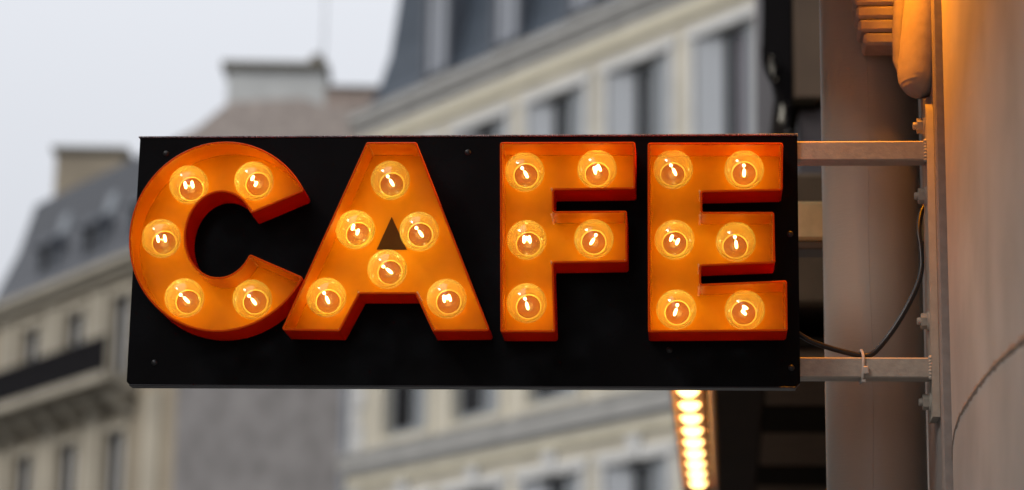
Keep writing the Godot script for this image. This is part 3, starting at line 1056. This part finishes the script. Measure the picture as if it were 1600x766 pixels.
func cream_building() -> void:
	var b := thing("apartment_building", "cream stucco apartment building with grey shutters and slate mansard roof behind the sign", "building", Vector3(-0.7158, 0, -36.450), FAR_YAW)
	var x0 := -9.12
	var x1 := 9.0
	var rows := [[12.05, 14.30, "lr"], [8.80, 11.20, "r"], [5.25, 7.48, "lr"], [1.9, 4.1, ""]]
	var holes := []
	for row in rows:
		for k in 7:
			var x := 0.15 - 2.4 * (k - 3)
			var half := 0.78 if row[2] == "r" else 0.86
			holes.append([x - half, x + half, row[0], row[1]])
	var st := begin()
	pierced(st, x0, x1, 0.0, 15.05, holes, 0.24)
	quad(st, Vector3(x0, 0, 0), Vector3(x0, 15.05, 0), Vector3(x0, 15.05, -9), Vector3(x0, 0, -9), Vector3.LEFT)
	quad(st, Vector3(x1, 0, 0), Vector3(x1, 15.05, 0), Vector3(x1, 15.05, -9), Vector3(x1, 0, -9), Vector3.RIGHT)
	quad(st, Vector3(x0, 0, -9), Vector3(x1, 0, -9), Vector3(x1, 15.05, -9), Vector3(x0, 15.05, -9), Vector3.FORWARD)
	quad(st, Vector3(x0, 15.04, 0), Vector3(x1, 15.04, 0), Vector3(x1, 15.04, -9), Vector3(x0, 15.04, -9), Vector3.UP)
	obj("wall", st, M.cream_stucco, b)
	st = begin()
	span(st, Vector3(x0 + 0.05, 0.1, -0.40), Vector3(x1 - 0.05, 14.9, -0.25))
	obj("dark_interior", st, M.shadow_gap, b)
	for r in rows.size():
		for k in 7:
			var half := 0.78 if rows[r][2] == "r" else 0.86
			far_window(b, 0.15 - 2.4 * (k - 3), rows[r][0], rows[r][1], half, rows[r][2], M.cream_stucco if r == 1 else M.white_trim, k == 2 and r == 0, r == 2)
	moulding(b, "cornice", x0 - 0.2, x1, [[14.98, 15.14, 0.07], [15.14, 15.30, 0.13], [15.30, 15.50, 0.20]], M.grey_cornice)
	moulding(b, "frieze", x0 - 0.03, x1, [[14.72, 14.98, 0.07]], M.cream_moulding)
	moulding(b, "string_course", x0 - 0.1, x1, [[8.12, 8.24, 0.08], [8.24, 8.50, 0.18], [8.50, 8.60, 0.22]], M.grey_cornice)
	moulding(b, "string_band", x0 - 0.03, x1, [[7.94, 8.12, 0.08]], M.cream_moulding)
	moulding(b, "middle_course", x0 - 0.05, x1, [[11.58, 11.72, 0.12]], M.white_trim)
	st = begin()
	for k in 36:
		span(st, Vector3(x0 - 0.02, 0.3 + k * 0.40, -0.45), Vector3(x0 + (0.55 if k % 2 else 0.42), 0.69 + k * 0.40, 0.045), 0.012)
	obj("quoins", st, M.white_trim, b)
	mansard(b, x0 - 0.15, x1, 8.5, [Vector2(-0.20, 15.50), Vector2(0.10, 15.62), Vector2(0.30, 16.0), Vector2(0.48, 16.8), Vector2(0.58, 17.9), Vector2(0.62, 18.6)], M.slate)
	for k in 7:
		dormer(b, 0.75 - 2.4 * (k - 3), 15.80, 17.6, 0.46, -0.06, M.zinc_dark, M.dormer_zinc)
	# the end parapet that shows as a dark edge against the sky
	st = begin()
	span(st, Vector3(x1 - 3.0, 18.6, -3.0), Vector3(x1 - 1.6, 20.2, -2.2), 0.03)
	obj("chimney", st, M.gable_brick_red, b)


func gable_building() -> void:
	var g := thing("gable_wall", "blank grey party wall rising to a white chimney stack on pink brick", "building", Vector3(-6.4127, 0, -43.584), 0.077)
	var st := begin()
	var low := PackedVector2Array([Vector2(-3.36, 0), Vector2(0.05, 0), Vector2(0.05, 12.4), Vector2(-3.42, 12.4)])
	prism(st, low, -0.45, 0.0)
	obj("wall", st, M.gable_grey, g)
	st = begin()
	var upper := PackedVector2Array([Vector2(-3.62, 12.405), Vector2(1.6, 12.405), Vector2(1.6, 15.70), Vector2(-0.72, 15.70), Vector2(-1.15, 15.86), Vector2(-2.0, 15.80), Vector2(-2.62, 15.76), Vector2(-2.98, 15.45), Vector2(-3.26, 15.20), Vector2(-3.62, 15.0)])
	prism(st, upper, -0.45, -0.004)
	obj("brick_wall", st, M.gable_pink, g)
	st = begin()
	var stack := PackedVector2Array([Vector2(-2.70, 15.50), Vector2(-0.72, 15.50), Vector2(-0.72, 16.46), Vector2(-2.70, 16.46)])
	prism(st, stack, -0.9, -0.05)
	var ch := obj("chimney", st, M.gable_white, g)
	ch.set_meta("label", "white rendered chimney stack with dark coping")
	st = begin()
	span(st, Vector3(-2.82, 16.462, -0.95), Vector3(-0.66, 16.62, 0.06), 0.02)
	obj("coping", st, M.coping_stone, ch)
	st = begin()
	tube(st, [Vector3(-0.92, 16.60, -0.3), Vector3(-0.92, 16.78, -0.3), Vector3(-0.92, 16.84, -0.3), Vector3(-0.92, 16.90, -0.3)], [0.17, 0.15, 0.11, 0.05], 16)
	obj("chimney_pot", st, M.coping_stone, ch)
	st = begin()
	var lower := PackedVector2Array([Vector2(-0.715, 15.702), Vector2(1.6, 15.702), Vector2(1.6, 16.06), Vector2(-0.715, 16.08)])
	prism(st, lower, -0.8, -0.06)
	var rb := obj("low_stack", st, M.gable_brick_red, g)
	st = begin()
	span(st, Vector3(-0.70, 16.085, -0.85), Vector3(1.65, 16.15, 0.0), 0.02)
	obj("coping", st, M.coping_stone, rb)
	st = begin()
	tube(st, [Vector3(-0.10, 0, 0.06), Vector3(-0.10, 12.0, 0.06)], [0.06, 0.06], 12)
	obj("gutter_pipe", st, M.dormer_zinc, g)

	var an := thing("antenna", "thin television antenna mast on the white chimney stack", "antenna", Vector3(-7.22, 16.6, -43.8), 0.3)
	st = begin()
	tube(st, [Vector3.ZERO, Vector3(0, 2.2, 0)], [0.018, 0.014], 8)
	obj("mast", st, M.grey_metal, an)
	st = begin()
	for k in 6:
		tube(st, [Vector3(-0.28 + k * 0.02, 1.75 + k * 0.0, -0.3 + k * 0.12), Vector3(0.28 - k * 0.02, 1.75, -0.3 + k * 0.12)], [0.008, 0.008], 6)
	tube(st, [Vector3(0, 1.74, -0.34), Vector3(0, 1.74, 0.36)], [0.01, 0.01], 6)
	obj("aerial_rods", st, M.grey_metal, an)


func buff_building() -> void:
	var b := thing("corner_building", "buff stone building at left with slate mansard, dormers and black balcony", "building", Vector3(-9.768, 0, -43.325), FAR_YAW)
	var x0 := -10.9
	var x1 := 0.0
	var cols := [-2.75, -5.05, -7.35]
	var holes := []
	for c in cols:
		for y in [[10.45, 12.22], [7.15, 9.36], [4.1, 6.1], [0.9, 3.2]]:
			holes.append([c - 0.46, c + 0.46, y[0], y[1]])
	var st := begin()
	pierced(st, x0, x1, 0, 12.78, holes, 0.24)
	quad(st, Vector3(x0, 0, 0), Vector3(x0, 12.78, 0), Vector3(x0, 12.78, -8), Vector3(x0, 0, -8), Vector3.LEFT)
	quad(st, Vector3(x1, 0, -8), Vector3(x1, 0, 0), Vector3(x1, 12.78, 0), Vector3(x1, 12.78, -8), Vector3.RIGHT)
	quad(st, Vector3(x0, 0, -8), Vector3(x1, 0, -8), Vector3(x1, 12.78, -8), Vector3(x0, 12.78, -8), Vector3.FORWARD)
	quad(st, Vector3(x0, 12.77, 0), Vector3(x1, 12.77, 0), Vector3(x1, 12.77, -8), Vector3(x0, 12.77, -8), Vector3.UP)
	obj("wall", st, M.buff_stone, b)
	st = begin()
	span(st, Vector3(x0 + 0.05, 0.1, -0.40), Vector3(x1 - 0.05, 12.7, -0.25))
	obj("dark_interior", st, M.shadow_gap, b)
	for c in cols:
		for y in [[10.45, 12.22], [7.15, 9.36], [4.1, 6.1], [0.9, 3.2]]:
			far_window(b, c, y[0], y[1], 0.46, "", M.buff_light)
	# pale piers between the windows
	for c in [-1.05, -3.9, -6.2, -8.6]:
		st = begin()
		span(st, Vector3(c - 0.36, 6.3, -0.02), Vector3(c + 0.36, 9.98, 0.07), 0.015)
		span(st, Vector3(c - 0.36, 10.5, -0.02), Vector3(c + 0.36, 12.5, 0.07), 0.015)
		obj("pier", st, M.buff_light, b)
	moulding(b, "cornice", x0 - 0.1, x1, [[12.52, 12.66, 0.14], [12.66, 12.80, 0.26], [12.80, 12.95, 0.38]], M.buff_light)
	moulding(b, "balcony_slab", x0 - 0.1, -1.75, [[10.02, 10.20, 0.40], [10.20, 10.40, 0.85]], M.buff_light)
	moulding(b, "string_course", x0 - 0.05, x1, [[6.30, 6.46, 0.12]], M.buff_light)
	for k in 8:
		st = begin()
		var x := -2.1 - k * 1.08
		prism(st, PackedVector2Array([Vector2(0, 9.55), Vector2(0.16, 9.62), Vector2(0.50, 9.86), Vector2(0.66, 10.015), Vector2(0, 10.015)]), -0.11, 0.11)
		var o := obj("console", st, M.buff_light, b)
		o.transform = Transform3D(Basis(Vector3(0, 0, 1), Vector3.UP, Vector3(-1, 0, 0)), Vector3(x, 0, 0))
	st = begin()
	span(st, Vector3(x0, 11.08, 0.74), Vector3(-1.78, 11.15, 0.80), 0.01)
	span(st, Vector3(x0, 10.46, 0.75), Vector3(-1.78, 10.50, 0.79), 0.008)
	span(st, Vector3(x0, 10.92, 0.752), Vector3(-1.78, 10.95, 0.788), 0.006)
	var rail := obj("balcony_railing", st, M.wrought_iron, b)
	st = begin()
	var n := 120
	for k in n:
		var x := lerpf(x0 + 0.05, -1.82, k / (n - 1.0))
		span(st, Vector3(x - 0.032, 10.405, 0.757), Vector3(x + 0.032, 11.079, 0.783))
	tag(obj("balusters", st, M.wrought_iron, rail), "", "", "", "stuff")
	mansard(b, x0 - 0.1, x1, 7.5, [Vector2(-0.2, 12.95), Vector2(0.12, 13.05), Vector2(0.40, 13.6), Vector2(0.75, 14.6), Vector2(1.0, 15.75)], M.grey_slate)
	for c in [-3.0, -5.4, -7.8]:
		dormer(b, c, 13.28, 14.25, 0.46, -0.36, M.zinc_dark, M.window_dark)
	for c in [-2.9, -5.3, -7.75]:
		st = begin()
		box(st, Vector3(c, 14.82, -0.79), Vector3(0.50, 0.52, 0.06), 0.01, Basis(Vector3.RIGHT, -0.26))
		obj("skylight", st, M.skylight_glass, b)
	st = begin()
	span(st, Vector3(-0.82, -3.0, -0.35), Vector3(0.82, 0.0, 0.35), 0.03)
	var ch := obj("chimney", st, M.buff_stone, b)
	ch.position = Vector3(-9.6, 17.05, -2.2)
	ch.rotation.y = 0.974
	st = begin()
	span(st, Vector3(-0.92, 0.002, -0.45), Vector3(0.92, 0.15, 0.45), 0.03)
	obj("coping", st, M.coping_stone, ch)
	st = begin()
	for k in 4:
		tube(st, [Vector3(-0.6 + k * 0.4, 0.14, 0), Vector3(-0.6 + k * 0.4, 0.22, 0)], [0.10, 0.085], 12)
	obj("chimney_pots", st, M.coping_stone, ch)


func opposite_building() -> void:
	var b := thing("facing_building", "pale stucco building on the other side of the street, facing the cafe wall", "building", Vector3(-8.6, 0, 0), PI / 2)
	var holes := []
	for k in 15:
		for y in [[0.8, 3.2], [4.4, 6.6], [7.2, 8.6], [9.0, 9.8]]:
			holes.append([-17.0 + k * 2.7 - 0.6, -17.0 + k * 2.7 + 0.6, y[0], y[1]])
	var st := begin()
	pierced(st, -19.0, 23.0, 0.0, 10.4, holes, 0.24)
	obj("wall", st, M.buff_stone, b)
	st = begin()
	span(st, Vector3(-19.0, 0.0, -8.0), Vector3(23.0, 10.3, -0.25), 0.0)
	obj("dark_interior", st, M.shadow_gap, b)
	for h in holes:
		far_window(b, (h[0] + h[1]) / 2.0, h[2], h[3], 0.6, "", M.buff_light)
	moulding(b, "cornice", -19.1, 23.1, [[10.2, 10.4, 0.15], [10.4, 10.7, 0.35]], M.buff_light)
	mansard(b, -19.1, 23.0, 7.5, [Vector2(-0.2, 10.7), Vector2(0.6, 10.9), Vector2(2.4, 11.3)], M.slate)


func street() -> void:
	var st := begin()
	quad(st, Vector3(-900, 0, -900), Vector3(900, 0, -900), Vector3(900, 0, 900), Vector3(-900, 0, 900), Vector3.UP)
	tag(obj("street", st, M.asphalt), "", "", "", "structure")
	st = begin()
	span(st, Vector3(-2.0, 0.004, -26), Vector3(1.2, 0.13, 14), 0.01)
	tag(obj("pavement", st, M.paving), "", "", "", "structure")


func _ready() -> void:
	# camera
	var at := CameraAttributesPhysical.new()
	at.frustum_focal_length = 120.74
	at.frustum_near = 0.1
	at.frustum_far = 2000.0
	at.frustum_focus_distance = 3.885
	at.exposure_aperture = 4.1
	var cam := Camera3D.new()
	cam.name = "camera"
	cam.attributes = at
	add_child(cam)
	cam.transform = Transform3D(Basis(Vector3(0.99719053, 0.01673126, -0.07301451), Vector3(0.00057976, 0.97298279, 0.23087692), Vector3(0.07490473, -0.23027061, 0.97023952)), Vector3(0.36345739, 1.6, 3.73922068))
	cam.near = 0.1
	cam.far = 2000.0
	cam.current = true

	# overcast sky: three times brighter overhead than at the horizon
	var sky := ProceduralSkyMaterial.new()
	sky.sky_top_color = Color(1.39, 1.43, 1.53).linear_to_srgb()
	sky.sky_horizon_color = Color(0.51, 0.53, 0.57).linear_to_srgb()
	sky.sky_curve = 0.6
	sky.ground_bottom_color = Color(0.10, 0.10, 0.10).linear_to_srgb()
	sky.ground_horizon_color = Color(0.14, 0.14, 0.14).linear_to_srgb()
	sky.sun_angle_max = 0.5
	var env := Environment.new()
	env.background_mode = Environment.BG_SKY
	env.sky = Sky.new()
	env.sky.sky_material = sky
	env.tonemap_mode = Environment.TONE_MAPPER_LINEAR
	env.tonemap_exposure = 1.0
	env.sdfgi_enabled = true
	env.ssao_enabled = true
	env.ssil_enabled = true
	var we := WorldEnvironment.new()
	we.name = "environment"
	we.environment = env
	add_child(we)
	var sun := DirectionalLight3D.new()
	sun.name = "sun"
	sun.light_energy = 0.5
	sun.light_angular_distance = 20.0
	sun.light_color = Color(1.0, 0.97, 0.92)
	sun.shadow_enabled = true
	sun.sky_mode = DirectionalLight3D.SKY_MODE_LIGHT_ONLY
	add_child(sun)
	sun.look_at_from_position(Vector3(-0.62, 0.62, 0.48) * 50.0, Vector3.ZERO)

	materials()
	street()
	cream_building()
	gable_building()
	buff_building()
	opposite_building()
	near_building()
	neighbours()
	var d := bulb_meshes()
	make_sign(d)
	make_bulbs(d)
